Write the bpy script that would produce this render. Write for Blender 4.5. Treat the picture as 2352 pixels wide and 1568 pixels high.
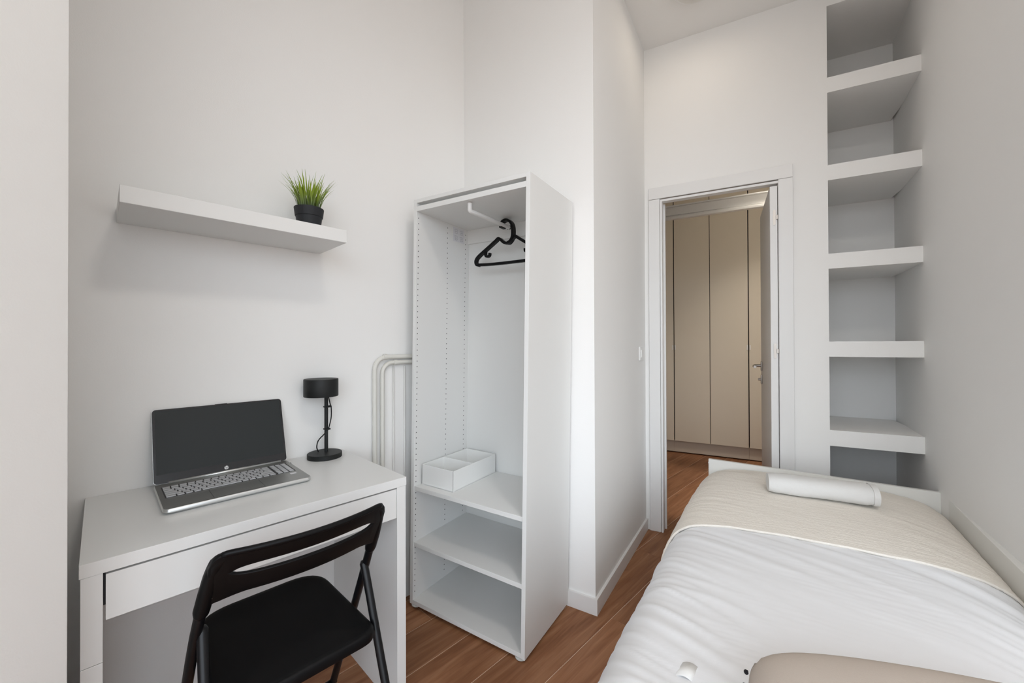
import bpy, bmesh, math, random
from mathutils import Vector, Matrix, noise

# ------------------------------------------------------------------ clear
for o in list(bpy.data.objects):
    bpy.data.objects.remove(o, do_unlink=True)
SC = bpy.context.scene
COL = SC.collection
rad = math.radians
random.seed(7)

# ------------------------------------------------------------------ camera
CAM_H = 1.1856
PITCH, ROLL = rad(0.3354), rad(-0.1991)
cam = bpy.data.cameras.new('camera')
cam.sensor_width = 36.0
cam.sensor_fit = 'HORIZONTAL'
cam.lens = 14.0
cam.clip_start = 0.02
camo = bpy.data.objects.new('camera', cam)
COL.objects.link(camo)
_R = Vector((1, 0, 0)); _F = Vector((0, math.cos(PITCH), math.sin(PITCH))); _D = -_R.cross(_F)
_r = math.cos(ROLL) * _R - math.sin(ROLL) * _D
_d = math.sin(ROLL) * _R + math.cos(ROLL) * _D
M = Matrix.Identity(4)
for i, v in enumerate((_r, -_d, -_F)):
    M[0][i], M[1][i], M[2][i] = v
M[2][3] = CAM_H
camo.matrix_world = M
SC.camera = camo

# ------------------------------------------------------------------ exposure, sky
SC.view_settings.view_transform = 'Standard'
SC.view_settings.look = 'None'
SC.view_settings.gamma = 1.0
SC.view_settings.use_curve_mapping = False
SC.view_settings.exposure = 0.08

SKY_STRENGTH = 3.95
world = bpy.data.worlds.new('sky')
SC.world = world
world.use_nodes = True
nt = world.node_tree
nt.nodes.clear()
wo = nt.nodes.new('ShaderNodeOutputWorld')
bg = nt.nodes.new('ShaderNodeBackground')
tc_ = nt.nodes.new('ShaderNodeTexCoord')
sx = nt.nodes.new('ShaderNodeSeparateXYZ')
rmp = nt.nodes.new('ShaderNodeValToRGB')
nt.links.new(tc_.outputs['Generated'], sx.inputs[0])
mr = nt.nodes.new('ShaderNodeMapRange')
mr.inputs['From Min'].default_value = -1
mr.inputs['From Max'].default_value = 1
nt.links.new(sx.outputs['Z'], mr.inputs['Value'])
nt.links.new(mr.outputs[0], rmp.inputs[0])
e = rmp.color_ramp.elements
e[0].position = 0.48; e[0].color = (0.36, 0.355, 0.35, 1)      # street and facades below the horizon
e[1].position = 0.53; e[1].color = (0.82, 0.905, 1.0, 1)       # overcast sky
nt.links.new(rmp.outputs[0], bg.inputs['Color'])
bg.inputs['Strength'].default_value = SKY_STRENGTH
nt.links.new(bg.outputs[0], wo.inputs['Surface'])

# ------------------------------------------------------------------ plan (metres, camera stands at x=y=0)
def dirv(t):
    t = rad(t); return Vector((math.sin(t), math.cos(t)))
def left(t):
    t = rad(t); return Vector((-math.cos(t), math.sin(t)))
T_A, T_C, T_D, T_W, T_B, T_R = 44.0, 31.585, 27.71, 32.144, 34.757, 32.68
F = Vector((-0.8559, 0.7877))            # front left corner of the desk
aA, bA = dirv(T_A), left(T_A)
WA = F + 0.502 * bA                      # wall_left runs through here along aA
C = Vector((0.3627, 1.7535))             # free corner of the chimney block
E = C + 0.942 * dirv(T_C)                # inner corner between chimney block and door wall
ar = -left(T_D)
NR = E + ar * 1.3089                     # door wall meets right wall
B = Vector((1.9429, 1.7721))             # far right corner of the bed
CEIL = 3.068

# ------------------------------------------------------------------ materials
def mat(name, col, rough=0.5, metal=0.0, bump=None, spec=0.5, var=None, coat=0.0, alpha=None, trans=0.0):
    """bump=(scale, strength, detail)  var=(scale, amount)"""
    m = bpy.data.materials.new(name)
    m.use_nodes = True
    n = m.node_tree.nodes; l = m.node_tree.links
    p = n['Principled BSDF']
    p.inputs['Base Color'].default_value = (*col, 1)
    p.inputs['Roughness'].default_value = rough
    p.inputs['Metallic'].default_value = metal
    p.inputs['Specular IOR Level'].default_value = spec
    p.inputs['Coat Weight'].default_value = coat
    p.inputs['Transmission Weight'].default_value = trans
    if bump or var:
        t = n.new('ShaderNodeTexCoord')
    if bump:
        nz = n.new('ShaderNodeTexNoise')
        nz.inputs['Scale'].default_value = bump[0]
        nz.inputs['Detail'].default_value = bump[2] if len(bump) > 2 else 3
        l.new(t.outputs['Object'], nz.inputs['Vector'])
        b = n.new('ShaderNodeBump')
        b.inputs['Strength'].default_value = bump[1]
        b.inputs['Distance'].default_value = 0.002
        l.new(nz.outputs['Fac'], b.inputs['Height'])
        l.new(b.outputs['Normal'], p.inputs['Normal'])
    if var:
        nz2 = n.new('ShaderNodeTexNoise')
        nz2.inputs['Scale'].default_value = var[0]
        nz2.inputs['Detail'].default_value = 4
        l.new(t.outputs['Object'], nz2.inputs['Vector'])
        mx = n.new('ShaderNodeMix'); mx.data_type = 'RGBA'
        mx.inputs['A'].default_value = (*[c * (1 - var[1]) for c in col], 1)
        mx.inputs['B'].default_value = (*[min(1, c * (1 + var[1])) for c in col], 1)
        l.new(nz2.outputs['Fac'], mx.inputs['Factor'])
        l.new(mx.outputs['Result'], p.inputs['Base Color'])
    return m

PAINT = mat('wall_paint', (0.90, 0.89, 0.87), 0.75, bump=(260, 0.12), spec=0.25, var=(0.9, 0.012))
CEILP = mat('ceiling_paint', (0.88, 0.87, 0.85), 0.85, bump=(200, 0.1), spec=0.2)
TRIM = mat('white_lacquer', (0.82, 0.81, 0.795), 0.35, spec=0.4)
LAMI = mat('white_laminate', (0.80, 0.80, 0.785), 0.32, bump=(700, 0.03), spec=0.45)
LAMIW = mat('wardrobe_foil', (0.81, 0.808, 0.79), 0.4, spec=0.4)
SHELFW = mat('shelf_foil', (0.80, 0.795, 0.775), 0.4, spec=0.4)
HARDB = mat('white_hardboard', (0.79, 0.79, 0.77), 0.55)
DARK = mat('dark_gap', (0.01, 0.01, 0.012), 0.8)
HOLE = mat('hole_black', (0.012, 0.012, 0.011), 0.9)
CLOSET = mat('closet_laminate', (0.74, 0.665, 0.55), 0.5, bump=(300, 0.05), var=(1.2, 0.03))
KICK = mat('closet_plinth', (0.58, 0.51, 0.43), 0.5, var=(3, 0.04))
STEEL = mat('brushed_nickel', (0.46, 0.42, 0.38), 0.42, metal=1.0)
CHROME = mat('chrome', (0.9, 0.9, 0.9), 0.15, metal=1.0)
BLACKP = mat('black_plastic', (0.0035, 0.0035, 0.004), 0.42, bump=(900, 0.06), spec=0.18)
BLACKM = mat('black_lacquer_metal', (0.005, 0.005, 0.006), 0.34, spec=0.3)
LAMPB = mat('matt_black_metal', (0.014, 0.015, 0.015), 0.5, bump=(1200, 0.05), spec=0.3)
POTM = mat('charcoal_pot', (0.022, 0.023, 0.026), 0.6, spec=0.3)
SOIL = mat('soil', (0.02, 0.016, 0.01), 0.95)
PIPE = mat('cream_pipe_paint', (0.76, 0.745, 0.69), 0.35)
CABLE = mat('white_cable', (0.76, 0.75, 0.72), 0.5)
SILVER = mat('laptop_silver', (0.36, 0.36, 0.345), 0.4, metal=0.85, bump=(900, 0.04))
SILVERE = mat('laptop_edge', (0.66, 0.67, 0.66), 0.3, metal=0.8)
KEYM = mat('key_silver', (0.60, 0.61, 0.63), 0.45, metal=0.4)
KEYGAP = mat('key_well', (0.06, 0.06, 0.06), 0.6)
BEZEL = mat('screen_bezel', (0.010, 0.011, 0.014), 0.25)
DISP = mat('display_off', (0.021, 0.025, 0.026), 0.45, spec=0.3)
LOGOW = mat('logo_white', (0.85, 0.85, 0.85), 0.4)
LINEN = mat('white_cotton', (0.84, 0.845, 0.86), 0.9, bump=(900, 0.1), spec=0.15)
TOWEL = mat('white_terry', (0.79, 0.78, 0.76), 0.98, bump=(420, 0.6, 4), spec=0.05)
BLANK = mat('cream_boucle', (0.89, 0.84, 0.765), 0.98, bump=(150, 1.0, 6), spec=0.05, var=(240, 0.05))
CUSH = mat('beige_linen', (0.56, 0.49, 0.43), 0.95, bump=(800, 0.3), spec=0.1, var=(500, 0.05))
POM = mat('black_yarn', (0.01, 0.009, 0.012), 0.95)
BEDW = mat('bed_foil', (0.82, 0.815, 0.78), 0.38)
MATT = mat('mattress_ticking', (0.75, 0.74, 0.72), 0.9)
GREY = mat('print_grey', (0.28, 0.28, 0.33), 0.8)
PAPER = mat('paper_sticker', (0.74, 0.74, 0.76), 0.6)
PLASTW = mat('white_plastic', (0.83, 0.82, 0.80), 0.35)
ORGM = mat('organiser_fabric', (0.86, 0.86, 0.84), 0.8, bump=(500, 0.1))
FOOTM = mat('foot_plastic', (0.62, 0.63, 0.60), 0.4)
LAMPGLASS = bpy.data.materials.new('lamp_diffuser')
LAMPGLASS.use_nodes = True
_p = LAMPGLASS.node_tree.nodes['Principled BSDF']
_p.inputs['Base Color'].default_value = (0.8, 0.78, 0.74, 1)
_p.inputs['Emission Color'].default_value = (1.0, 0.87, 0.70, 1)
_p.inputs['Emission Strength'].default_value = 0.0

def wood():
    m = bpy.data.materials.new('oak_laminate')
    m.use_nodes = True
    n = m.node_tree.nodes; l = m.node_tree.links
    p = n['Principled BSDF']
    t = n.new('ShaderNodeTexCoord')
    oi = n.new('ShaderNodeObjectInfo')
    mul = n.new('ShaderNodeMath'); mul.operation = 'MULTIPLY'; mul.inputs[1].default_value = 37.0
    l.new(oi.outputs['Random'], mul.inputs[0])
    cx = n.new('ShaderNodeCombineXYZ'); l.new(mul.outputs[0], cx.inputs[0]); l.new(mul.outputs[0], cx.inputs[2])
    ad = n.new('ShaderNodeVectorMath'); ad.operation = 'ADD'
    l.new(t.outputs['Object'], ad.inputs[0]); l.new(cx.outputs[0], ad.inputs[1])
    # object space: plank length runs along local x
    mp = n.new('ShaderNodeMapping'); mp.inputs['Scale'].default_value = (1.3, 13, 1)
    l.new(ad.outputs[0], mp.inputs['Vector'])
    n1 = n.new('ShaderNodeTexNoise'); n1.inputs['Scale'].default_value = 1.6; n1.inputs['Detail'].default_value = 7
    n1.inputs['Distortion'].default_value = 1.3
    l.new(mp.outputs[0], n1.inputs['Vector'])
    mp2 = n.new('ShaderNodeMapping'); mp2.inputs['Scale'].default_value = (3.0, 9, 1)
    l.new(ad.outputs[0], mp2.inputs['Vector'])
    n2 = n.new('ShaderNodeTexNoise'); n2.inputs['Scale'].default_value = 1.5; n2.inputs['Detail'].default_value = 2
    l.new(mp2.outputs[0], n2.inputs['Vector'])
    mp3 = n.new('ShaderNodeMapping'); mp3.inputs['Scale'].default_value = (4, 160, 1)
    l.new(ad.outputs[0], mp3.inputs['Vector'])
    n3 = n.new('ShaderNodeTexNoise'); n3.inputs['Scale'].default_value = 1.0; n3.inputs['Detail'].default_value = 3
    l.new(mp3.outputs[0], n3.inputs['Vector'])
    r1 = n.new('ShaderNodeValToRGB')
    el = r1.color_ramp.elements
    el[0].position = 0.30; el[0].color = (0.165, 0.068, 0.031, 1)
    el[1].position = 0.72; el[1].color = (0.30, 0.150, 0.078, 1)
    k = el.new(0.52); k.color = (0.235, 0.106, 0.051, 1)
    l.new(n1.outputs['Fac'], r1.inputs[0])
    # knots
    r2 = n.new('ShaderNodeValToRGB')
    r2.color_ramp.elements[0].position = 0.21; r2.color_ramp.elements[0].color = (1, 1, 1, 1)
    r2.color_ramp.elements[1].position = 0.31; r2.color_ramp.elements[1].color = (0, 0, 0, 1)
    l.new(n2.outputs['Fac'], r2.inputs[0])
    mx = n.new('ShaderNodeMix'); mx.data_type = 'RGBA'
    l.new(r2.outputs[0], mx.inputs['Factor']); l.new(r1.outputs[0], mx.inputs['A'])
    mx.inputs['B'].default_value = (0.075, 0.036, 0.021, 1)
    mx2 = n.new('ShaderNodeMix'); mx2.data_type = 'RGBA'; mx2.blend_type = 'MULTIPLY'
    mx2.inputs['Factor'].default_value = 0.35
    l.new(mx.outputs['Result'], mx2.inputs['A'])
    l.new(n3.outputs['Fac'], mx2.inputs['B'])
    hs = n.new('ShaderNodeHueSaturation')
    mr_ = n.new('ShaderNodeMapRange'); mr_.inputs['To Min'].default_value = 1.35; mr_.inputs['To Max'].default_value = 1.75
    l.new(oi.outputs['Random'], mr_.inputs['Value'])
    l.new(mr_.outputs[0], hs.inputs['Value'])
    l.new(mx2.outputs['Result'], hs.inputs['Color'])
    l.new(hs.outputs[0], p.inputs['Base Color'])
    p.inputs['Roughness'].default_value = 0.5
    p.inputs['Specular IOR Level'].default_value = 0.25
    b = n.new('ShaderNodeBump'); b.inputs['Strength'].default_value = 0.08; b.inputs['Distance'].default_value = 0.002
    l.new(n3.outputs['Fac'], b.inputs['Height']); l.new(b.outputs[0], p.inputs['Normal'])
    return m
WOOD = wood()
SEAM = mat('floor_joint', (0.74, 0.58, 0.46), 0.7)

def grassmat():
    m = bpy.data.materials.new('grass_blade')
    m.use_nodes = True
    n = m.node_tree.nodes; l = m.node_tree.links
    p = n['Principled BSDF']
    t = n.new('ShaderNodeTexCoord'); s = n.new('ShaderNodeSeparateXYZ')
    l.new(t.outputs['Object'], s.inputs[0])
    r = n.new('ShaderNodeValToRGB')
    el = r.color_ramp.elements
    el[0].position = 0.015; el[0].color = (0.075, 0.115, 0.04, 1)
    el[1].position = 0.085; el[1].color = (0.26, 0.36, 0.02, 1)
    l.new(s.outputs['Z'], r.inputs[0])
    l.new(r.outputs[0], p.inputs['Base Color'])
    p.inputs['Roughness'].default_value = 0.45
    return m
GRASS = grassmat()

# ------------------------------------------------------------------ mesh helpers
def rot2(deg):
    return Matrix.Rotation(rad(deg), 4, 'Z')

def link(name, bm, m, parent=None, smooth=False, loc=None):
    me = bpy.data.meshes.new(name)
    bmesh.ops.recalc_face_normals(bm, faces=bm.faces)
    bm.to_mesh(me); bm.free()
    if smooth:
        for p in me.polygons:
            p.use_smooth = True
    if m: me.materials.append(m)
    o = bpy.data.objects.new(name, me)
    COL.objects.link(o)
    if parent: o.parent = parent
    if loc is not None: o.location = loc
    return o

def child(name, me, parent, loc=(0, 0, 0), rot=(0, 0, 0), scale=(1, 1, 1)):
    o = bpy.data.objects.new(name, me)
    COL.objects.link(o); o.parent = parent
    o.location = loc; o.rotation_euler = rot; o.scale = scale
    return o

def empty(name, loc, rz=0.0, ry=0.0):
    o = bpy.data.objects.new(name, None)
    COL.objects.link(o)
    o.empty_display_size = 0.1
    o.location = loc
    o.rotation_euler = (0, rad(ry), rad(rz))
    return o

def tag(o, label, cat, group=None):
    o['label'] = label; o['category'] = cat
    if group: o['group'] = group
    return o

def struct(o, label=None):
    o['kind'] = 'structure'
    if label: o['label'] = label
    return o

def box(bm, x0, x1, y0, y1, z0, z1, bev=0.0, seg=2):
    vs = [bm.verts.new((x, y, z)) for x in (x0, x1) for y in (y0, y1) for z in (z0, z1)]
    idx = [(0, 1, 3, 2), (4, 6, 7, 5), (0, 4, 5, 1), (2, 3, 7, 6), (0, 2, 6, 4), (1, 5, 7, 3)]
    fs = [bm.faces.new([vs[i] for i in f]) for f in idx]
    if bev > 0:
        es = set()
        for f in fs: es.update(f.edges)
        bmesh.ops.bevel(bm, geom=list(es), offset=bev, segments=seg, affect='EDGES', profile=0.5)

def boxo(name, dims, m, parent=None, bev=0.0, seg=2, smooth=False):
    bm = bmesh.new(); box(bm, *dims, bev=bev, seg=seg)
    return link(name, bm, m, parent, smooth)

def prism(bm, pts, z0, z1):
    lo = [bm.verts.new((p[0], p[1], z0)) for p in pts]
    hi = [bm.verts.new((p[0], p[1], z1)) for p in pts]
    n = len(pts)
    bm.faces.new(lo[::-1]); bm.faces.new(hi)
    for i in range(n):
        j = (i + 1) % n
        bm.faces.new((lo[i], lo[j], hi[j], hi[i]))

def tube(bm, pts, r, n=12, cap=True, flat=None):
    """round (or flat=(rx,ry)) section swept along pts; r may be a list"""
    pts = [Vector(p) for p in pts]
    rs = r if isinstance(r, (list, tuple)) else [r] * len(pts)
    tang = []
    for i in range(len(pts)):
        a = pts[max(i - 1, 0)]; b = pts[min(i + 1, len(pts) - 1)]
        tang.append((b - a).normalized())
    up = Vector((0, 0, 1)) if abs(tang[0].z) < 0.9 else Vector((0, 1, 0))
    nx = tang[0].cross(up).normalized()
    rings = []
    for i, p in enumerate(pts):
        nx = (nx - tang[i] * nx.dot(tang[i])).normalized()
        ny = tang[i].cross(nx)
        ring = []
        for k in range(n):
            a = 2 * math.pi * k / n
            ring.append(bm.verts.new(p + nx * math.cos(a) * rs[i] + ny * math.sin(a) * rs[i]))
        rings.append(ring)
    for i in range(len(rings) - 1):
        for k in range(n):
            j = (k + 1) % n
            bm.faces.new((rings[i][k], rings[i][j], rings[i + 1][j], rings[i + 1][k]))
    if cap:
        bm.faces.new(rings[0][::-1]); bm.faces.new(rings[-1])

def smoothpts(ctrl, k=6):
    """Catmull-Rom through ctrl"""
    P = [Vector(p) for p in ctrl]
    P = [2 * P[0] - P[1]] + P + [2 * P[-1] - P[-2]]
    out = []
    for i in range(1, len(P) - 2):
        for j in range(k):
            t = j / k
            a, b, c, d = P[i - 1], P[i], P[i + 1], P[i + 2]
            out.append(0.5 * ((2 * b) + (c - a) * t + (2 * a - 5 * b + 4 * c - d) * t * t + (3 * b - 3 * c + d - a) * t ** 3))
    out.append(P[-2])
    return out

def lathe(bm, prof, n=40, cx=0.0, cy=0.0):
    rings = []
    for r, z in prof:
        rings.append([bm.verts.new((cx + r * math.cos(2 * math.pi * k / n), cy + r * math.sin(2 * math.pi * k / n), z)) for k in range(n)])
    for i in range(len(rings) - 1):
        for k in range(n):
            j = (k + 1) % n
            bm.faces.new((rings[i][k], rings[i][j], rings[i + 1][j], rings[i + 1][k]))
    bm.faces.new(rings[0][::-1]); bm.faces.new(rings[-1])

def rrect(w, h, r, n=6):
    """rounded rectangle outline centred on 0"""
    pts = []
    for cx, cy, a0 in ((w / 2 - r, h / 2 - r, 0), (-w / 2 + r, h / 2 - r, 90), (-w / 2 + r, -h / 2 + r, 180), (w / 2 - r, -h / 2 + r, 270)):
        for k in range(n + 1):
            a = rad(a0 + 90 * k / n)
            pts.append((cx + r * math.cos(a), cy + r * math.sin(a)))
    return pts

def autosmooth(o, ang=35):
    for p in o.data.polygons: p.use_smooth = True
    md = o.modifiers.new('edge_split', 'EDGE_SPLIT'); md.split_angle = rad(ang)
    return o

def text_mesh(body, size, depth=0.0003, shear=0.0):
    cu = bpy.data.curves.new('lettering', 'FONT')
    cu.body = body; cu.size = size; cu.extrude = depth; cu.shear = shear
    cu.align_x = 'CENTER'; cu.align_y = 'CENTER'
    cu.resolution_u = 3
    o = bpy.data.objects.new('lettering', cu)
    COL.objects.link(o)
    dg = bpy.context.evaluated_depsgraph_get()
    me = bpy.data.meshes.new_from_object(o.evaluated_get(dg))
    bpy.data.objects.remove(o, do_unlink=True)
    return me

# ================================================================== THE SETTING
def inside(p):
    def left_of(a, b): return (b[0] - a[0]) * (p[1] - a[1]) - (b[1] - a[1]) * (p[0] - a[0]) > 0
    def conv(poly): return all(left_of(poly[k], poly[(k + 1) % len(poly)]) for k in range(len(poly)))
    h0, h1 = E - ar * 1.2, E + ar * 1.55
    hd = dirv(T_D) * 2.05
    return (conv([(-3.0, -1.7), (2.6, -1.7), (2.6, 0.8), (-3.0, 0.75)]) or conv([(-1.35, 0.55), (0.74, -0.1), NR, E, (-0.24, 2.12), (-1.4, 1.0)])
            or conv([C, NR, E]) or conv([h0, h1, h1 + hd, h0 + hd]))

# ---- floor: base with planks laid parallel to the left wall
bm = bmesh.new()
bed_pts = [(-3.3, -2.0), (2.9, -2.0), (4.2, 2.6), (3.2, 6.0), (0.0, 6.0), (-3.3, 2.6)]
prism(bm, bed_pts, -0.06, -0.0012)
floor = struct(link('floor', bm, SEAM), 'reddish brown oak laminate floor laid in long planks')
PW, PL = 0.186, 1.29
plank_meshes = []
bm = bmesh.new(); box(bm, 0.0006, PL - 0.0006, 0.0011, PW - 0.0011, -0.012, 0.0, bev=0.0007, seg=1)
me_pl = bpy.data.meshes.new('plank'); bmesh.ops.recalc_face_normals(bm, faces=bm.faces); bm.to_mesh(me_pl); bm.free()
me_pl.materials.append(WOOD)
# row coordinate q = n.p with n=(cos44,-sin44); seams at q=-1.265,-1.079,-0.893 ...
stag = [0.1, 0.62, 0.33, 0.85, 0.2, 0.7, 0.45]
for i in range(-16, 24):
    q0 = -1.079 + i * PW
    for j in range(-3, 5):
        s0 = -0.55 + (j + stag[i % 7]) * PL
        # keep only planks that lie under one of the rooms
        if not any(inside(dirv(T_A) * (s0 + PL * f) - bA * (q0 + PW * g_)) for f in (0, 0.17, 0.33, 0.5, 0.67, 0.83, 1) for g_ in (0.02, 0.98)): continue
        org = dirv(T_A) * s0 - bA * (q0 + PW)
        child('plank', me_pl, floor, (org.x, org.y, 0), (0, 0, rad(90 - T_A)))

# ---- ceiling
bm = bmesh.new(); prism(bm, bed_pts, CEIL, CEIL + 0.1)
struct(link('ceiling', bm, CEILP), 'plain white ceiling above the chimney block')

# ---- left wall
def wallbox(name, P, t, u0, u1, d0, d1, z0, z1, m=PAINT):
    """box in a frame with x along dirv(t), y to its left"""
    o = boxo(name, (u0, u1, d0, d1, z0, z1), m)
    o.location = (P.x, P.y, 0); o.rotation_euler = (0, 0, rad(90 - t))
    return o
wl = struct(wallbox('wall_left', WA, T_A, -0.9, 1.5, 0.0, 0.15, 0, CEIL), 'white plaster wall behind the desk')

# ---- chimney block
bl = left(T_C)
bm = bmesh.new()
p3 = E - ar * 1.2 + dirv(T_D) * 0.1
prism(bm, [C, E + dirv(T_C) * 0.1, p3, C + bl * 1.25, C + bl * 0.9], 0, CEIL)
struct(link('wall_center', bm, PAINT), 'white chimney block jutting out between wardrobe and door')

# ---- door wall with recess (frame: x along the wall to the right, y into the hall)
uNL, uNR, ND = 0.9395, 1.3089, 0.517
uD0, uD1, zD = 0.092, 0.728, 2.11
bm = bmesh.new()
box(bm, -0.10, uD0, 0, 0.12, 0, CEIL)
box(bm, uD0, uD1, 0, 0.05, zD, CEIL)
box(bm, uD1, uNL, 0, 0.12, 0, CEIL)
box(bm, 0.79, uNL, 0.12, ND, 0, CEIL)
box(bm, 0.79, uNR + 0.12, ND, ND + 0.1, 0, CEIL)
box(bm, uNL, uNR + 0.12, 0, ND, 2.984, CEIL)
wb = struct(link('wall_back', bm, PAINT), 'white wall with the doorway and the recess of built-in shelves')
wb.location = (E.x, E.y, 0); wb.rotation_euler = (0, 0, rad(-T_D))
for zt, zb in ((2.6007, 2.5203), (2.1327, 2.0511), (1.6591, 1.5794), (1.1922, 1.1112), (0.7222, 0.6391)):
    s = boxo('niche_shelf', (uNL, uNR + 0.03, 0.0, ND, zb, zt), PAINT, wb)

# ---- right wall
struct(wallbox('wall_right', NR, T_R, -1.25, 0.75, -0.15, 0.0, 0, CEIL), 'white wall beside the bed')

# ---- the room goes on behind the photographer to a wide window (seen only as the light it gives)
BX0, BX1, BY = -3.00, 2.60, -1.70
OX0, OX1, OZ0, OZ1 = -2.70, 2.20, 0.25, 2.80
bm = bmesh.new()
box(bm, BX0 - 0.2, OX0, BY - 0.22, BY, 0, CEIL)
box(bm, OX1, BX1 + 0.2, BY - 0.22, BY, 0, CEIL)
box(bm, OX0, OX1, BY - 0.22, BY, OZ1, CEIL)
box(bm, OX0, OX1, BY - 0.22, BY, 0, OZ0)
struct(link('wall_window', bm, PAINT), 'white wall with the window behind the camera')
struct(boxo('wall_bay_left', (BX0 - 0.2, BX0, BY, 0.9, 0, CEIL), PAINT), 'white side wall behind the camera on the left')
RE = NR - dirv(T_R) * 1.25                 # near end of the right wall
bm = bmesh.new()
prism(bm, [(RE.x, RE.y), (RE.x + 0.13, RE.y - 0.08), (BX1 + 0.2, RE.y - 0.08), (BX1 + 0.2, RE.y + 0.1), (RE.x + 0.2, RE.y + 0.1)], 0, CEIL)
struct(link('wall_bay_return', bm, PAINT), 'white return wall behind the head of the bed')
struct(boxo('wall_bay_right', (BX1, BX1 + 0.2, BY, RE.y + 0.1, 0, CEIL), PAINT), 'white side wall behind the camera on the right')
# wall stub whose free edge cuts off the left of the view
PE = Vector((-0.7665, 0.700))
sd = Vector((0.14, -0.99)).normalized(); sn = Vector((sd.y, -sd.x))
bm = bmesh.new()
prism(bm, [PE, PE + sd * 0.24, (BX0, PE.y + sd.y * 0.24 - 0.1), (BX0, PE.y + 0.05), PE + Vector((-0.5, 0.03))], 0, CEIL)
bmesh.ops.bevel(bm, geom=[e_ for e_ in bm.edges if abs((e_.verts[0].co - e_.verts[1].co).z) > 2.5 and
                          (PE - e_.verts[0].co.xy).length < 0.01], offset=0.015, segments=1, affect='EDGES')
struct(link('wall_near', bm, PAINT), 'white wall edge cutting off the left of the view')
# light portal in the opening: helps the sampler find the sky, gives off nothing itself
pl = bpy.data.lights.new('window_portal', 'AREA')
pl.shape = 'RECTANGLE'; pl.size = OX1 - OX0; pl.size_y = OZ1 - OZ0
pl.cycles.is_portal = True
po = bpy.data.objects.new('window_portal', pl)
COL.objects.link(po)
po.location = ((OX0 + OX1) / 2, BY - 0.21, (OZ0 + OZ1) / 2); po.rotation_euler = (rad(90), 0, rad(180))

# ---- hall shell
HD = 1.974
def hallbox(name, dims, m=PAINT):
    o = boxo(name, dims, m); o.location = (E.x, E.y, 0); o.rotation_euler = (0, 0, rad(-T_D)); return o
struct(hallbox('wall_hall_left', (-1.35, -1.2, 0.10, 2.8, 0, CEIL)), 'white side wall of the hall')
struct(hallbox('wall_hall_right', (1.55, 1.7, 0.4, 2.8, 0, CEIL)), 'white end wall of the hall')
struct(hallbox('wall_hall_back', (-1.35, 1.7, HD + 0.5, HD + 0.6, 0, CEIL)), 'wall behind the hall closets')
# pelmet rail across the hall
t1 = empty('trim_1', (E.x, E.y, 0), -T_D); struct(t1, 'white stepped rail crossing the hall above the door')
boxo('rail_board', (-1.2, 1.55, 1.10, 1.13, 2.312, 2.385), TRIM, t1, 0.003)
boxo('rail_cap', (-1.2, 1.55, 1.085, 1.14, 2.385, 2.397), TRIM, t1, 0.003)
boxo('rail_lip', (-1.2, 1.55, 1.088, 1.13, 2.277, 2.300), TRIM, t1, 0.004)
boxo('rail_core', (-1.2, 1.55, 1.108, 1.128, 2.300, 2.312), TRIM, t1)

# ---- baseboard round the chimney block
bm = bmesh.new()
nC = Vector((dirv(T_C).y, -dirv(T_C).x))       # out of the right face
fC = -dirv(T_C)                                # out of the front face
tb_ = 0.012
def lprism(pts): prism(bm, pts, 0.0, 0.0704)
c_out = C + nC * tb_ + fC * tb_
lprism([C, C + nC * tb_, E + nC * tb_ - dirv(T_C) * 0.006, E - dirv(T_C) * 0.006][::-1])
struct(link('baseboard_right', bm, TRIM), 'white baseboard along the side of the chimney block')
bm = bmesh.new()
prism(bm, [C + fC * tb_ + nC * tb_, C + nC * tb_, C + left(T_C) * 0.75, C + left(T_C) * 0.75 + fC * tb_], 0, 0.0704)
struct(link('baseboard_front', bm, TRIM), 'white baseboard on the front of the chimney block')

# ---- door
door = empty('door_1', (E.x, E.y, 0), -T_D); struct(door, 'white door swung open into the hall in a white frame')
boxo('architrave', (0.0249, 0.0915, -0.012, 0.0, 0.0, 2.0955), TRIM, door, 0.003)
boxo('architrave', (0.7165, 0.7855, -0.012, 0.0, 0.0, 2.0965), TRIM, door, 0.003)
boxo('architrave', (0.0249, 0.7855, -0.012, 0.0, 2.0975, 2.170), TRIM, door, 0.003)
boxo('door_jamb', (0.0935, 0.1056, -0.010, 0.115, 0.0, 2.078), TRIM, door, 0.001)
boxo('door_jamb', (0.7164, 0.728, -0.004, 0.115, 0.0, 2.078), TRIM, door, 0.001)
boxo('door_jamb', (0.0935, 0.728, -0.006, 0.040, 2.078, 2.092), TRIM, door, 0.001)
boxo('door_stop', (0.1056, 0.117, 0.055, 0.075, 0.0, 2.078), TRIM, door)
leaf = boxo('door_leaf', (0.678, 0.714, 0.004, 0.624, 0.008, 2.068), TRIM, door, 0.002)
for zh in (1.890, 1.140, 0.30):
    bm = bmesh.new()
    pts = rrect(0.013, 0.085, 0.006)
    lo = [bm.verts.new((0.699 + x, 0.0035, zh + z)) for x, z in pts]
    hi = [bm.verts.new((0.699 + x, 0.0015, zh + z)) for x, z in pts]
    bm.faces.new(lo); bm.faces.new(hi[::-1])
    for i in range(len(pts)):
        j = (i + 1) % len(pts); bm.faces.new((lo[i], lo[j], hi[j], hi[i]))
    box(bm, 0.706, 0.7155, -0.002, 0.0035, zh - 0.012, zh + 0.012, 0.001)
    h = link('hinge', bm, STEEL, leaf); h['label'] = 'brushed nickel hinge plate'
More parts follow.
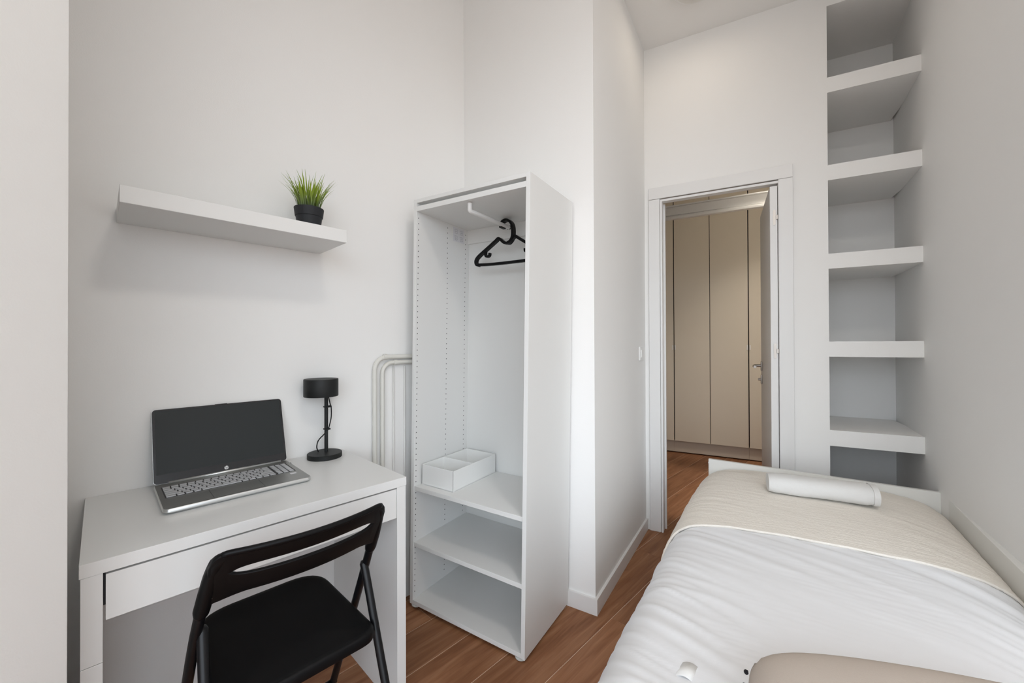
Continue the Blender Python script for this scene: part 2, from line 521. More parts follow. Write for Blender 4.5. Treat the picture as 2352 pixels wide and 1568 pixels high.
# lever and rosette on the visible face of the leaf (x = 0.678)
bm = bmesh.new()
lathe_pts = []
box(bm, 0.670, 0.678, 0.545, 0.573, 0.996, 1.058, 0.003)
tube(bm, smoothpts([(0.672, 0.56, 1.030), (0.640, 0.56, 1.030), (0.632, 0.553, 1.029), (0.630, 0.535, 1.026), (0.630, 0.45, 1.026)], 5), 0.009, 12)
h = autosmooth(link('lever_handle', bm, STEEL, leaf)); h['label'] = 'brushed nickel lever handle'
bm = bmesh.new()
box(bm, 0.670, 0.678, 0.545, 0.573, 0.905, 0.967, 0.003)
tube(bm, [(0.672, 0.56, 0.936), (0.655, 0.56, 0.936)], 0.008, 12)
h = autosmooth(link('keyhole_cylinder', bm, STEEL, leaf)); h['label'] = 'brushed nickel key cylinder'

# ================================================================== HALL FILL LIGHT: out of view, added to brighten the closets
hl = empty('hall_fill', (E.x + ar.x * 1.15 + dirv(T_D).x * 0.95, E.y + ar.y * 1.15 + dirv(T_D).y * 0.95, CEIL))
tag(hl, 'unseen round fill light added in the hall ceiling to brighten the closets', 'lamp')
bm = bmesh.new(); lathe(bm, [(0, 0.0), (0.075, 0.0), (0.075, -0.006), (0.066, -0.008), (0, -0.008)], 32)
link('trim_ring', bm, TRIM, hl)
lt = bpy.data.lights.new('hall_fill_light', 'AREA'); lt.shape = 'DISK'; lt.size = 0.12
lt.energy = 11.0; lt.color = (1.0, 0.92, 0.80); lt.spread = rad(95)
lo_ = bpy.data.objects.new('hall_fill_light', lt); COL.objects.link(lo_); lo_.parent = hl; lo_.location = (0, 0, -0.012)

# ================================================================== HALL CLOSETS
def closet(x0, label, first_seam):
    c = empty('hall_closet', (E.x + ar.x * x0 + dirv(T_D).x * HD, E.y + ar.y * x0 + dirv(T_D).y * HD, 0), -T_D)
    tag(c, label, 'closet', 'beige hall closets')
    boxo('carcass', (0.002, 0.693, 0.024, 0.47, 0.134, 3.02), DARK, c)
    for k in range(2):
        d = boxo('closet_door', (0.0035 + k * 0.3475, 0.3455 + k * 0.3460, 0.0, 0.02, 0.134, 3.0), CLOSET, c, 0.0015)
        xs = 0.0055 if k == 0 else 0.6785
        hb = boxo('edge_pull', (xs, xs + 0.011, -0.006, 0.002, 1.115, 1.165), PLASTW, d, 0.001)
        hb['label'] = 'small bright edge pull'
    boxo('plinth', (0.0, 0.695, 0.030, 0.05, 0.012, 0.134), KICK, c)
    return c
closet(-0.718, 'beige hall closet seen as a narrow strip beside the left door frame', 0)
closet(-0.0215, 'beige two-door hall closet in the middle of the doorway', 0)
closet(0.675, 'beige hall closet half hidden behind the open door leaf', 0)

# ================================================================== WALL SHELF AND PLANT
DR = 90 - T_A    # rotation of the desk frame
shelf = boxo('wall_shelf', (0, 0.5799, -0.2516, 0.0, 0.0, 0.0449), SHELFW, None, 0.0012)
o_ = WA + aA * 0.0621 - bA * 0.001
shelf.location = (o_.x, o_.y, 1.5487); shelf.rotation_euler = (0, 0, rad(DR))
tag(shelf, 'thick white floating shelf on the wall above the desk', 'shelf')

pp = F + aA * 0.553 + bA * 0.362
plant = empty('potted_grass', (pp.x, pp.y, 1.5937), 20)
tag(plant, 'artificial green grass in a small black pot on the floating shelf', 'plant')
bm = bmesh.new()
lathe(bm, [(0.0, 0.0), (0.034, 0.0), (0.0365, 0.002), (0.0430, 0.050), (0.0455, 0.052), (0.0490, 0.080), (0.0490, 0.0815), (0.0450, 0.0815), (0.0435, 0.070), (0.0, 0.070)], 40)
autosmooth(link('pot', bm, POTM, plant), 30)
bm = bmesh.new(); lathe(bm, [(0.0, 0.0695), (0.043, 0.0695), (0.042, 0.073), (0.0, 0.075)], 24)
link('soil', bm, SOIL, plant)
def blade_mesh(h, bend, w):
    bm = bmesh.new(); N = 9; pr = None
    for i in range(N + 1):
        t = i / N
        x = bend * t ** 2.3
        z = h * (t - 0.10 * abs(bend / h) * t ** 3)
        ww = w * (0.75 + 0.9 * t * (1 - t)) * (1 - t ** 3.0) + 0.00018
        a = bm.verts.new((x, -ww, z)); m_ = bm.verts.new((x - ww * 0.35, 0, z)); b = bm.verts.new((x, ww, z))
        if pr:
            bm.faces.new((pr[0], pr[1], m_, a)); bm.faces.new((pr[1], pr[2], b, m_))
        pr = (a, m_, b)
    me = bpy.data.meshes.new('blade'); bm.to_mesh(me); bm.free()
    for p in me.polygons: p.use_smooth = True
    me.materials.append(GRASS)
    return me
BLM = [blade_mesh(h, b, w) for h, b, w in ((0.152, 0.012, 0.0023), (0.140, 0.035, 0.0025), (0.122, 0.052, 0.0024), (0.132, 0.022, 0.0028), (0.112, 0.030, 0.0028), (0.145, 0.046, 0.0021))]
for k in range(120):
    rr = 0.036 * math.sqrt(random.random()); th = random.uniform(0, 2 * math.pi)
    out = th + random.gauss(0, 0.55)
    mi = random.choice((0, 3, 4, 4, 0)) if rr < 0.02 else random.choice((1, 2, 3, 4, 5, 1))
    s = random.uniform(0.70, 1.0)
    child('blade', BLM[mi], plant, (rr * math.cos(th), rr * math.sin(th), 0.070), (random.gauss(0, 0.05), 0.06 + rr * 5.0 * random.uniform(0.3, 1.0), out), (s, random.uniform(.9, 1.2), s))
# one stray blade arching off to the right
bm = bmesh.new()
st = smoothpts([(0, 0, 0), (0.003, 0, 0.030), (0.016, 0, 0.056), (0.040, 0, 0.072)], 5)
tube(bm, st, [0.0014] * 10 + [0.0011] * 4 + [0.0004] * 2, 6)
sb = link('stray_blade', bm, GRASS, plant, True, (0.032, -0.030, 0.070)); sb.rotation_euler = (0, 0, rad(-8))

# ================================================================== DESK
desk = empty('desk', (F.x, F.y, 0), DR)
tag(desk, 'small white laminate writing desk with one wide drawer', 'desk')
boxo('desk_top', (0.0, 0.73, 0.0, 0.50, 0.7225, 0.75), LAMI, desk, 0.0008)
for nm, x0, x1 in (('leg_panel', 0.002, 0.0335), ('leg_panel', 0.6965, 0.728)):
    zj = 0.542 if x0 < 0.1 else 0.0
    boxo(nm, (x0, x1, 0.0015, 0.498, zj, 0.7222), LAMI, desk, 0.0006)
    if zj: boxo('leg_foot', (x0, x1, 0.0015, 0.498, 0.0, 0.5410), LAMI, desk, 0.0006)
dr = boxo('drawer', (0.0375, 0.6955, 0.003, 0.019, 0.6240, 0.7175), LAMI, desk, 0.0006)
boxo('drawer_box', (0.045, 0.687, 0.019, 0.40, 0.645, 0.70), LAMI, dr)
boxo('runner', (0.0338, 0.0375, 0.006, 0.40, 0.655, 0.72), DARK, dr)
boxo('back_panel', (0.0335, 0.6965, 0.46, 0.476, 0.40, 0.722), LAMI, desk)

# ================================================================== LAPTOP
lp = F + aA * 0.1405 + bA * 0.178
laptop = empty('laptop', (lp.x, lp.y, 0.7502), DR + 0.3)
tag(laptop, 'open silver laptop with a dark blank screen on the desk', 'laptop')
LWd, LD = 0.3585, 0.250
bm = bmesh.new()
rows = [(0.0, 0.010, 0.0018), (0.0025, 0.004, 0.0045), (0.0065, 0.0, 0.009), (0.0125, 0.0, 0.010), (0.0150, 0.0015, 0.010)]
prev = None
for z, ins, _ in rows:
    pts = rrect(LWd - 2 * ins, LD - 2 * ins, 0.014, 6)
    ring = [bm.verts.new((x + LWd / 2, y + LD / 2, z + 0.0035 * (y + LD / 2) / LD)) for x, y in pts]
    if prev:
        for i in range(len(ring)):
            j = (i + 1) % len(ring); bm.faces.new((prev[i], prev[j], ring[j], ring[i]))
    else: bm.faces.new(ring[::-1])
    prev = ring
bm.faces.new(prev)
base = autosmooth(link('base', bm, SILVERE, laptop), 40)
TILT = math.atan2(0.0035, LD)
bm = bmesh.new()
pts = rrect(LWd - 0.004, LD - 0.004, 0.0125, 6)
vs = [bm.verts.new((x + LWd / 2, y + LD / 2, 0.0002)) for x, y in pts]; v2 = [bm.verts.new((x + LWd / 2, y + LD / 2, -0.0012)) for x, y in pts]
bm.faces.new(vs); bm.faces.new(v2[::-1])
for i in range(len(pts)):
    j = (i + 1) % len(pts); bm.faces.new((v2[i], v2[j], vs[j], vs[i]))
deck = link('keyboard_deck', bm, SILVER, laptop, loc=(0, 0, 0.0152)); deck.rotation_euler = (TILT, 0, 0)
boxo('trackpad', (0.108, 0.230, 0.012, 0.088, 0.0002, 0.0005), SILVER, deck)
tp = boxo('trackpad_groove', (0.107, 0.231, 0.0112, 0.0888, 0.0001, 0.0003), KEYGAP, deck)
# keys, one object each
def keymesh(w, d):
    bm = bmesh.new(); box(bm, 0, w, 0, d, 0.0, 0.0022, 0.0006, 1)
    me = bpy.data.meshes.new('key'); bmesh.ops.recalc_face_normals(bm, faces=bm.faces); bm.to_mesh(me); bm.free(); me.materials.append(KEYM); return me
KM = {}
def key(x, y, w, d):
    k = (round(w, 4), round(d, 4))
    if k not in KM: KM[k] = keymesh(w, d)
    child('key', KM[k], deck, (x, y, 0.0004))
kx0, kx1 = 0.016, 0.342
pit = 0.0187; g = 0.0032
y = 0.100
rows_k = [
    (0.0165, [1.25, 1, 1, 1.0, 5.25, 1, 1, 1, 1, 1]),
    (0.0165, [2.0] + [1] * 10 + [2.5]),
    (0.0165, [1.6] + [1] * 11 + [1.9]),
    (0.0165, [1.35] + [1] * 12 + [1.15]),
    (0.0165, [1] * 13 + [1.5]),
    (0.0110, [1.036] * 14),
]
for depth, ws in rows_k:
    x = kx0
    sc_ = (14.5 * pit) / (sum(ws) * pit)
    for w in ws:
        key(x, y, w * pit * sc_ - g, depth - 0.0014); x += w * pit * sc_
    if depth > 0.012:
        for c in range(3): key(x + 0.004 + c * 0.0165, y, 0.0135, depth - 0.0014)
    else:
        for c in range(3): key(x + 0.004 + c * 0.0165, y, 0.0135, depth - 0.0014)
    y += depth + 0.0018
boxo('key_well', (kx0 - 0.003, kx1 + 0.001, 0.0975, 0.2075, 0.0, 0.00035), KEYGAP, deck)
boxo('sticker', (0.318, 0.336, 0.068, 0.082, 0.0002, 0.0005), PAPER, deck)
# silver hinge bar and lid
bm = bmesh.new(); tube(bm, [(0.034, LD - 0.0135, 0.0215), (LWd - 0.022, LD - 0.0135, 0.0215)], 0.0042, 12)
link('hinge_bar', bm, SILVERE, laptop, True)
lid_rot = rad(-17.5)
LH = 0.226
def plate(name, w, h, r, y0, y1, cx, cz, m, parent, botround=True):
    bm = bmesh.new()
    pts = rrect(w, h, r, 6)
    a = [bm.verts.new((cx + x, y0, cz + z)) for x, z in pts]; b = [bm.verts.new((cx + x, y1, cz + z)) for x, z in pts]
    bm.faces.new(a); bm.faces.new(b[::-1])
    for i in range(len(pts)):
        j = (i + 1) % len(pts); bm.faces.new((a[i], b[i], b[j], a[j]))
    return link(name, bm, m, parent)
lid = plate('lid', LWd, LH, 0.010, -0.0005, 0.005, LWd / 2, LH / 2, SILVERE, laptop)
lid.location = (0, LD - 0.006, 0.0185); lid.rotation_euler = (lid_rot, 0, 0)
plate('bezel', LWd - 0.001, LH - 0.001, 0.010, -0.0022, 0.0, LWd / 2, LH / 2, BEZEL, lid)
plate('display', 0.3445, 0.1935, 0.0006, -0.0027, -0.002, LWd / 2, 0.0275 + 0.0968, DISP, lid)
bm = bmesh.new()
bmesh.ops.create_cone(bm, cap_ends=True, segments=32, radius1=0.0058, radius2=0.0058, depth=0.0004)
logo = link('logo', bm, LOGOW, lid); logo.location = (LWd / 2, -0.0025, 0.0135); logo.rotation_euler = (rad(90), 0, 0)
logo['label'] = 'round white logo'
tm = text_mesh('hp', 0.0105, 0.00015, 0.28); tm.materials.clear(); tm.materials.append(BEZEL)
tl = child('lettering', tm, logo, (0.0, 0.0012, 0.0003))
boxo('camera_bump', (LWd / 2 - 0.020, LWd / 2 + 0.014, -0.002, 0.004, LH - 0.002, LH + 0.0012), BEZEL, lid, 0.0008)
bm = bmesh.new(); bmesh.ops.create_cone(bm, cap_ends=True, segments=16, radius1=0.0014, radius2=0.0014, depth=0.0004)
wc = link('webcam', bm, KEYGAP, lid); wc.location = (LWd / 2 - 0.003, -0.0025, LH - 0.007); wc.rotation_euler = (rad(90), 0, 0)
boxo('side_plug', (LWd - 0.001, LWd + 0.007, LD - 0.035, LD - 0.025, 0.007, 0.013), BLACKP, laptop, 0.001)

# ================================================================== DESK LAMP
lb = F + aA * 0.634 + bA * 0.432
lamp = empty('desk_lamp', (lb.x, lb.y, 0.7502), DR)
tag(lamp, 'small matt black desk lamp with a drum shade beside the laptop', 'lamp')
bm = bmesh.new(); lathe(bm, [(0, 0), (0.061, 0), (0.062, 0.001), (0.062, 0.0165), (0.0605, 0.018), (0, 0.018)], 56)
autosmooth(link('base', bm, LAMPB, lamp), 30)
bm = bmesh.new(); tube(bm, [(0.011, 0.014, 0.017), (0.011, 0.014, 0.250)], 0.0068, 16)
autosmooth(link('pole', bm, LAMPB, lamp), 40)
bm = bmesh.new(); sx_, sy_ = -0.011, 0.006
lathe(bm, [(0, 0.240), (0.057, 0.240), (0.0595, 0.236), (0.0605, 0.236), (0.0615, 0.238), (0.0615, 0.301), (0.0605, 0.303), (0, 0.3035)], 56, sx_, sy_)
autosmooth(link('lamp_shade', bm, LAMPB, lamp), 30)
bm = bmesh.new()
tube(bm, smoothpts([(0.016, 0.010, 0.240), (0.022, 0.005, 0.205), (0.026, 0.004, 0.188), (0.026, 0.004, 0.150), (0.020, 0.008, 0.115), (0.016, 0.012, 0.100), (0.004, 0.022, 0.082), (-0.014, 0.026, 0.062), (-0.020, 0.026, 0.038), (-0.015, 0.024, 0.018)], 6), 0.0021, 8)
link('cord', bm, BLACKP, lamp, True)
for zc, xo in ((0.192, 0.013), (0.105, 0.006)):
    bm = bmesh.new(); box(bm, 0.002, 0.020 + xo * 0.6, 0.002, 0.022, zc - 0.003, zc + 0.003, 0.0012)
    link('cord_clip', bm, LAMPB, lamp)

# ================================================================== FOLDING CHAIR
chair = empty('folding_chair', (F.x, F.y, 0), DR)
tag(chair, 'black folding chair with a slotted plastic back tucked under the desk', 'chair')
UL, UR = 0.188, 0.545
UC = (UL + UR) / 2
def backline(z):        # front leg / back post: d for a height
    return -0.187 + (0.768 - z) / 2.06
for sgn, u in ((-1, UL), (1, UR)):
    bm = bmesh.new()
    sp = 1.0 if sgn < 0 else 0.0
    tube(bm, smoothpts([(u - sgn * 0.004, backline(0.74), 0.74), (u - sp * 0.014, backline(0.62), 0.62), (u - sp * 0.024, backline(0.42), 0.42), (u - sp * 0.034, backline(0.0), 0.004)], 6), 0.0108, 14)
    link('front_leg', bm, BLACKM, chair, True)
    uo = u - sgn * 0.004 - sp * 0.012
    bm = bmesh.new()
    top = Vector((uo - sgn * 0.002, backline(0.575) + 0.004, 0.585))
    tube(bm, smoothpts([top, Vector((uo, -0.112, 0.53)), Vector((uo + sgn * 0.004, -0.205, 0.30)), Vector((uo + sgn * 0.008, -0.337, 0.004))], 6), [0.006] + [0.0105] * 18, 14)
    link('rear_leg', bm, BLACKM, chair, True)
    bm = bmesh.new(); bmesh.ops.create_uvsphere(bm, u_segments=12, v_segments=8, radius=0.006)
    rv = link('rivet', bm, STEEL, chair, True, (u - sgn * 0.003, backline(0.655) - 0.0165, 0.668)); rv.scale = (1.2, 0.5, 0.7)
    rv['label'] = 'small steel rivet'
# rear and front cross bars
bm = bmesh.new(); tube(bm, [(UL - 0.02, -0.30, 0.085), (UR + 0.02, -0.30, 0.085)], 0.0085, 12); link('crossbar', bm, BLACKM, chair, True)
bm = bmesh.new(); tube(bm, [(UL - 0.008, backline(0.12), 0.12), (UR + 0.008, backline(0.12), 0.12)], 0.0085, 12); link('crossbar', bm, BLACKM, chair, True)
# backrest: curved panel with a long slot
def backrest():
    bm = bmesh.new()
    half = (UR - UL) / 2 + 0.0105
    SH = 0.150                      # half length of the slot
    NV = 56
    cols = []
    cur = lambda v: -0.040 * (1 - (v / half) ** 2)      # bows towards the camera
    def P(v, w, off):
        # w: distance down the slanted panel from the top, off: normal offset
        z = 0.774 - w * 0.90
        d = backline(z) + cur(v) * (1.0) - 0.004
        return Vector((UC + v, d - off * 0.9, z - off * 0.43))
    H = 0.142
    grid = []
    for i in range(NV + 1):
        v = -half + 2 * half * i / NV
        a = abs(v) / half
        ac = max(0.0, (abs(v) - (half - 0.035)) / 0.035)
        top = 0.036 * (1 - math.sqrt(max(0, 1 - ac * ac)))
        bot = 0.118 + 0.024 * max(0, (a - 0.62) / 0.38) ** 1.6
        m = max(0, 1 - (abs(v) / SH) ** 6)
        sh = 0.0135 * math.sqrt(m)
        st_, sb_ = 0.056 - sh, 0.056 + sh
        grid.append((v, [top, max(top + 0.002, st_), max(top + 0.003, sb_), bot], abs(v) < SH))
    T = 0.0085
    def surf(off):
        V = []
        for v, ws, _ in grid:
            V.append([bm.verts.new(P(v, w, off)) for w in ws])
        return V
    A = surf(T / 2); Bk = surf(-T / 2)
    def solid(i, r):
        if r != 1: return True
        return not (abs(grid[i][0]) < SH * 0.999 or abs(grid[i + 1][0]) < SH * 0.999)
    for i in range(NV):
        for r in range(3):
            if not solid(i, r): continue
            bm.faces.new((A[i][r], A[i + 1][r], A[i + 1][r + 1], A[i][r + 1]))
            bm.faces.new((Bk[i][r], Bk[i][r + 1], Bk[i + 1][r + 1], Bk[i + 1][r]))
    # close all open borders
    bm.edges.ensure_lookup_table()
    for V, r in ((0, 0), (0, 3)):
        for i in range(NV):
            bm.faces.new((A[i][r], Bk[i][r], Bk[i + 1][r], A[i + 1][r]))
    for i in (0, NV):
        for r in range(3):
            bm.faces.new((A[i][r], A[i][r + 1], Bk[i][r + 1], Bk[i][r]))
    for i in range(NV):
        if not solid(i, 1):
            for r in (1, 2):
                bm.faces.new((A[i][r], A[i + 1][r], Bk[i + 1][r], Bk[i][r]))
    for i in range(1, NV):
        if solid(i, 1) != solid(i - 1, 1):
            bm.faces.new((A[i][1], Bk[i][1], Bk[i][2], A[i][2]))
    bmesh.ops.remove_doubles(bm, verts=bm.verts, dist=1e-6)
    o = link('backrest', bm, BLACKP, chair)
    md = o.modifiers.new('bevel', 'BEVEL'); md.width = 0.0022; md.segments = 3; md.limit_method = 'ANGLE'; md.angle_limit = rad(50)
    for p in o.data.polygons: p.use_smooth = True
    md = o.modifiers.new('es', 'EDGE_SPLIT'); md.split_angle = rad(50)
    # stiffening rims along both edges of the lower bar and moulded side posts
    for rr in (3, 0):
        bm = bmesh.new()
        pts = []
        for v, ws, _ in grid[3:-3]:
            pts.append(P(v, ws[rr] + (-0.002 if rr == 3 else 0.003), -0.003 if rr == 3 else 0.0))
        tube(bm, pts, 0.0065 if rr == 3 else 0.0062, 10)
        link('rim', bm, BLACKP, o, True)
    for sgn, u in ((-1, UL), (1, UR)):
        bm = bmesh.new()
        ctrl = [(u - sgn * 0.030, backline(0.762) - 0.016, 0.7625), (u - sgn * 0.010, backline(0.75) - 0.006, 0.7545), (u - sgn * 0.001, backline(0.72), 0.727), (u - (0.007 if sgn < 0 else 0), backline(0.68), 0.68), (u - (0.011 if sgn < 0 else 0), backline(0.645), 0.645), (u - (0.0135 if sgn < 0 else 0), backline(0.622), 0.622)]
        pts = smoothpts(ctrl, 5)
        n_ = len(pts)
        tube(bm, pts, [0.0065 + 0.0085 * min(1, i / 7) for i in range(n_ - 3)] + [0.0145, 0.0135, 0.012], 14)
        link('side_post', bm, BLACKP, o, True)
    return o
backrest()
# seat: rounded panel with a turned-down lip
bm = bmesh.new()
def seat_outline(ins):
    pts = []
    x0, x1 = UL + 0.004 + ins, UR - 0.014 - ins
    y0, y1 = -0.197 + ins, 0.196 - ins
    xs = 0.030        # narrower towards the desk
    ctrl = [(x0, y0, 0.045), (x1, y0, 0.045), (x1 - xs * 0.3, y1, 0.09), (x0 + xs * 0.3, y1, 0.09)]
    n = len(ctrl)
    for i in range(n):
        p = Vector(ctrl[i][:2]); a = Vector(ctrl[i - 1][:2]); b = Vector(ctrl[(i + 1) % n][:2]); r = max(0.01, ctrl[i][2] - ins)
        pa = p + (a - p).normalized() * r; pb = p + (b - p).normalized() * r
        for k in range(9):
            t = k / 8
            pts.append((1 - t) ** 2 * pa + 2 * t * (1 - t) * p + t * t * pb)
    return pts
levels = [(0.010, 0.424), (0.001, 0.426), (0.0, 0.430), (0.0, 0.447), (0.003, 0.4515), (0.008, 0.453), (0.020, 0.4525), (0.055, 0.450), (0.11, 0.448)]
prev = None
for ins, z in levels:
    ring = [bm.verts.new((p.x, p.y, z + 0.010 * max(0, (p.y + 0.05) / 0.25) * 0.4)) for p in seat_outline(ins)]
    if prev:
        for i in range(len(ring)):
            j = (i + 1) % len(ring); bm.faces.new((prev[i], prev[j], ring[j], ring[i]))
    else: bm.faces.new(ring[::-1])
    prev = ring
bm.faces.new(prev)
autosmooth(link('seat', bm, BLACKP, chair), 60)

# ================================================================== WARDROBE
Wp = Vector((0.0427, 1.4829))
LEAN = 0.9934
ward = empty('open_wardrobe', (Wp.x, Wp.y, 0), -T_W, LEAN)
tag(ward, 'tall open white wardrobe frame with three shelves and no doors', 'wardrobe')
WW, WD, WH, TH = 0.600, 0.391, 1.8229, 0.0175
# local x: 0 at the right outer face, negative to the left; y depth
boxo('side_panel', (-TH, 0, 0, WD, 0.010, WH), LAMIW, ward, 0.0008)
lpn = boxo('side_panel', (-WW, -WW + TH, 0, WD, 0.010, WH), LAMIW, ward, 0.0008)
boxo('top_cover', (-WW + TH, -TH, 0.0, WD, 1.8065, WH), LAMIW, ward, 0.0006)
boxo('top_board', (-WW + TH, -TH, 0.0, WD - 0.012, 1.7695, 1.7910), LAMIW, ward, 0.0006)
boxo('bottom_board', (-WW + TH, -TH, 0.0, WD - 0.012, 0.012, 0.0300), LAMIW, ward, 0.0006)
boxo('shelf_board', (-WW + TH, -TH, 0.004, WD - 0.014, 0.520, 0.5385), LAMIW, ward, 0.0006)
boxo('shelf_board', (-WW + TH, -TH, 0.004, WD - 0.014, 0.2685, 0.2870), LAMIW, ward, 0.0006)
boxo('back_panel', (-WW + TH, -TH, WD - 0.012, WD - 0.008, 0.012, 1.80), HARDB, ward)
boxo('back_rail', (-WW + TH, -TH, WD - 0.026, WD - 0.012, 1.699, 1.7695), LAMIW, ward, 0.0005)
boxo('gap_backing', (-WW + TH, -TH, 0.035, 0.05, 1.7910, 1.8065), LAMIW, ward)
for x in (-WW + TH + 0.006, -TH - 0.012):
    boxo('fitting', (x, x + 0.006, 0.006, 0.016, 1.7911, 1.7935), DARK, ward)
for x in (-WW + 0.022, -0.030):
    for y in (0.020, WD - 0.045):
        bm = bmesh.new(); lathe(bm, [(0, 0.0), (0.020, 0.0), (0.023, 0.002), (0.023, 0.006), (0.016, 0.010), (0.016, 0.014), (0, 0.014)], 24, x + 0.003, y)
        f_ = autosmooth(link('foot', bm, FOOTM, ward), 40)
        f_.location.z = 0.0005 - math.tan(rad(LEAN)) * (-x)*0
# drilled rows of pin holes on the inside of the left panel
for yrow, zoff in ((0.0125, 0.0), (0.2085, 0.004), (0.3465, 0.0)):
    bm = bmesh.new()
    for k in range(69):
        z = 0.062 + k * 0.0247 + zoff
        if z > 1.755 or abs(z - 0.529) < 0.012 or abs(z - 0.278) < 0.012: continue
        vs = [bm.verts.new((-WW + TH + 0.00025, yrow + 0.0026 * math.cos(a * math.pi / 4), z + 0.0024 * math.sin(a * math.pi / 4))) for a in range(8)]
        bm.faces.new(vs)
    hr = link('pin_hole_row', bm, HOLE, lpn); hr['kind'] = 'stuff'
# assembly sticker
st_ = boxo('sticker', (-WW + TH, -WW + TH + 0.0003, 0.249, 0.337, 1.692, 1.764), PAPER, lpn)
bm = bmesh.new()
def seg(y0, z0, y1, z1, w=0.0009):
    d = Vector((y1 - y0, z1 - z0)); n = Vector((-d.y, d.x)).normalized() * w / 2
    x = -WW + TH + 0.0005
    vs = [bm.verts.new((x, a, b)) for a, b in ((y0 + n.x, z0 + n.y), (y1 + n.x, z1 + n.y), (y1 - n.x, z1 - n.y), (y0 - n.x, z0 - n.y))]
    bm.faces.new(vs)
for (cy, cz) in ((0.272, 1.744), (0.272, 1.711), (0.314, 1.744), (0.314, 1.711)):
    for (a, b, c, d) in ((-.009, -.011, .008, -.009), (.008, -.009, .009, .010), (.009, .010, -.008, .011), (-.008, .011, -.009, -.011), (-.009, -.002, .008, .001), (-.003, -.010, -.002, .010), (.004, -.012, .012, -.005), (-.014, .009, -.008, .006)):
        seg(cy + a, cz + b, cy + c, cz + d)
link('printed_diagram', bm, GREY, lpn)
# clothes rail, runs front to back
bm = bmesh.new()
rx = -0.3065
tube(bm, smoothpts([(rx, 0.032, 1.768), (rx, 0.032, 1.745), (rx, 0.034, 1.738), (rx + 0.0005, 0.042, 1.7345), (rx + 0.003, 0.08, 1.7345), (rx + 0.010, 0.318, 1.7345)], 5), 0.0095, 14)
rail = autosmooth(link('clothes_rail', bm, PLASTW, ward), 50)
bm = bmesh.new(); box(bm, rx + 0.001, rx + 0.019, 0.3165, 0.3225, 1.7255, 1.7435, 0.001)
link('rail_end_cap', bm, BLACKP, rail)
bm = bmesh.new(); box(bm, rx - 0.004, rx + 0.011, 0.255, 0.292, 1.7205, 1.7275, 0.001)
link('rail_bracket', bm, BLACKP, rail)

# ================================================================== HANGER (hooked over the rail)
hg = empty('clothes_hanger', (Wp.x, Wp.y, 0), -T_W, LEAN)
tag(hg, 'black plastic clothes hanger hooked on the wardrobe rail', 'hanger')
HX, HY = -0.283, 0.285
def strap(bm, pts, th, dep):
    """flat section: thickness in the hanger's plane, dep along y"""
    P = [Vector((p[0], 0, p[1])) for p in pts]
    rings = []
    for i, p in enumerate(P):
        t = (P[min(i + 1, len(P) - 1)] - P[max(i - 1, 0)]).normalized()
        n = Vector((-t.z, 0, t.x)) * th / 2
        y = Vector((0, dep / 2, 0))
        rings.append([bm.verts.new(p + a + Vector((HX, HY, 0))) for a in (n - y, n + y, -n + y, -n - y)])
    for i in range(len(rings) - 1):
        for k in range(4):
            j = (k + 1) % 4
            bm.faces.new((rings[i][k], rings[i][j], rings[i + 1][j], rings[i + 1][k]))
    bm.faces.new(rings[0][::-1]); bm.faces.new(rings[-1])
    es = [e_ for e_ in bm.edges]
def sp2(c, k=6):
    return [(p.x, p.y) for p in smoothpts([(a, b, 0) for a, b in c], k)]
bm = bmesh.new()
strap(bm, sp2([(-0.031, 1.739), (-0.024, 1.754), (-0.004, 1.759), (0.016, 1.751), (0.030, 1.730), (0.034, 1.697), (0.029, 1.668), (0.012, 1.651), (-0.006, 1.652)]), 0.0105, 0.026)
autosmooth(link('hook', bm, BLACKP, hg), 40)
for s in (-1, 1):
    bm = bmesh.new()
    strap(bm, sp2([(0.004 * s, 1.652), (0.016 * s, 1.656), (0.032 * s, 1.670), (0.047 * s, 1.678), (0.064 * s, 1.667), (0.110 * s, 1.638), (0.155 * s, 1.610), (0.172 * s, 1.596), (0.179 * s, 1.581), (0.174 * s, 1.566), (0.160 * s, 1.561)]), 0.0125, 0.019)
    autosmooth(link('shoulder', bm, BLACKP, hg), 40)
    bm = bmesh.new()
    strap(bm, sp2([(0.122 * s, 1.630), (0.122 * s, 1.606), (0.112 * s, 1.599), (0.100 * s, 1.604), (0.098 * s, 1.616)]), 0.010, 0.014)
    autosmooth(link('strap_hook', bm, BLACKP, hg), 40)
bm = bmesh.new()
strap(bm, sp2([(-0.170, 1.565), (-0.1, 1.561), (0.0, 1.560), (0.1, 1.561), (0.170, 1.565)]), 0.0125, 0.013)
autosmooth(link('trouser_bar', bm, BLACKP, hg), 40)

# ================================================================== ORGANISER BOX
og = empty('organiser_box', (Wp.x, Wp.y, 0), -T_W, LEAN)
tag(og, 'low white two-compartment box on the wardrobe shelf', 'box')
ox0, ox1, oy0, oy1, oz0, oz1, ot = -0.572, -0.388, 0.040, 0.362, 0.5387, 0.630, 0.0035
boxo('box_floor', (ox0, ox1, oy0, oy1, oz0, oz0 + 0.004), ORGM, og)
boxo('box_side', (ox0, ox1, oy0, oy0 + ot, oz0, oz1), ORGM, og, 0.0012)
boxo('box_side', (ox0, ox1, oy1 - ot, oy1, oz0, oz1), ORGM, og, 0.0012)
boxo('box_side', (ox0, ox0 + ot, oy0, oy1, oz0, oz1), ORGM, og, 0.0012)
boxo('box_side', (ox1 - ot, ox1, oy0, oy1, oz0, oz1), ORGM, og, 0.0012)
boxo('divider', (ox0 + ot, ox1 - ot, 0.185, 0.1885, oz0, oz1 - 0.002), ORGM, og)

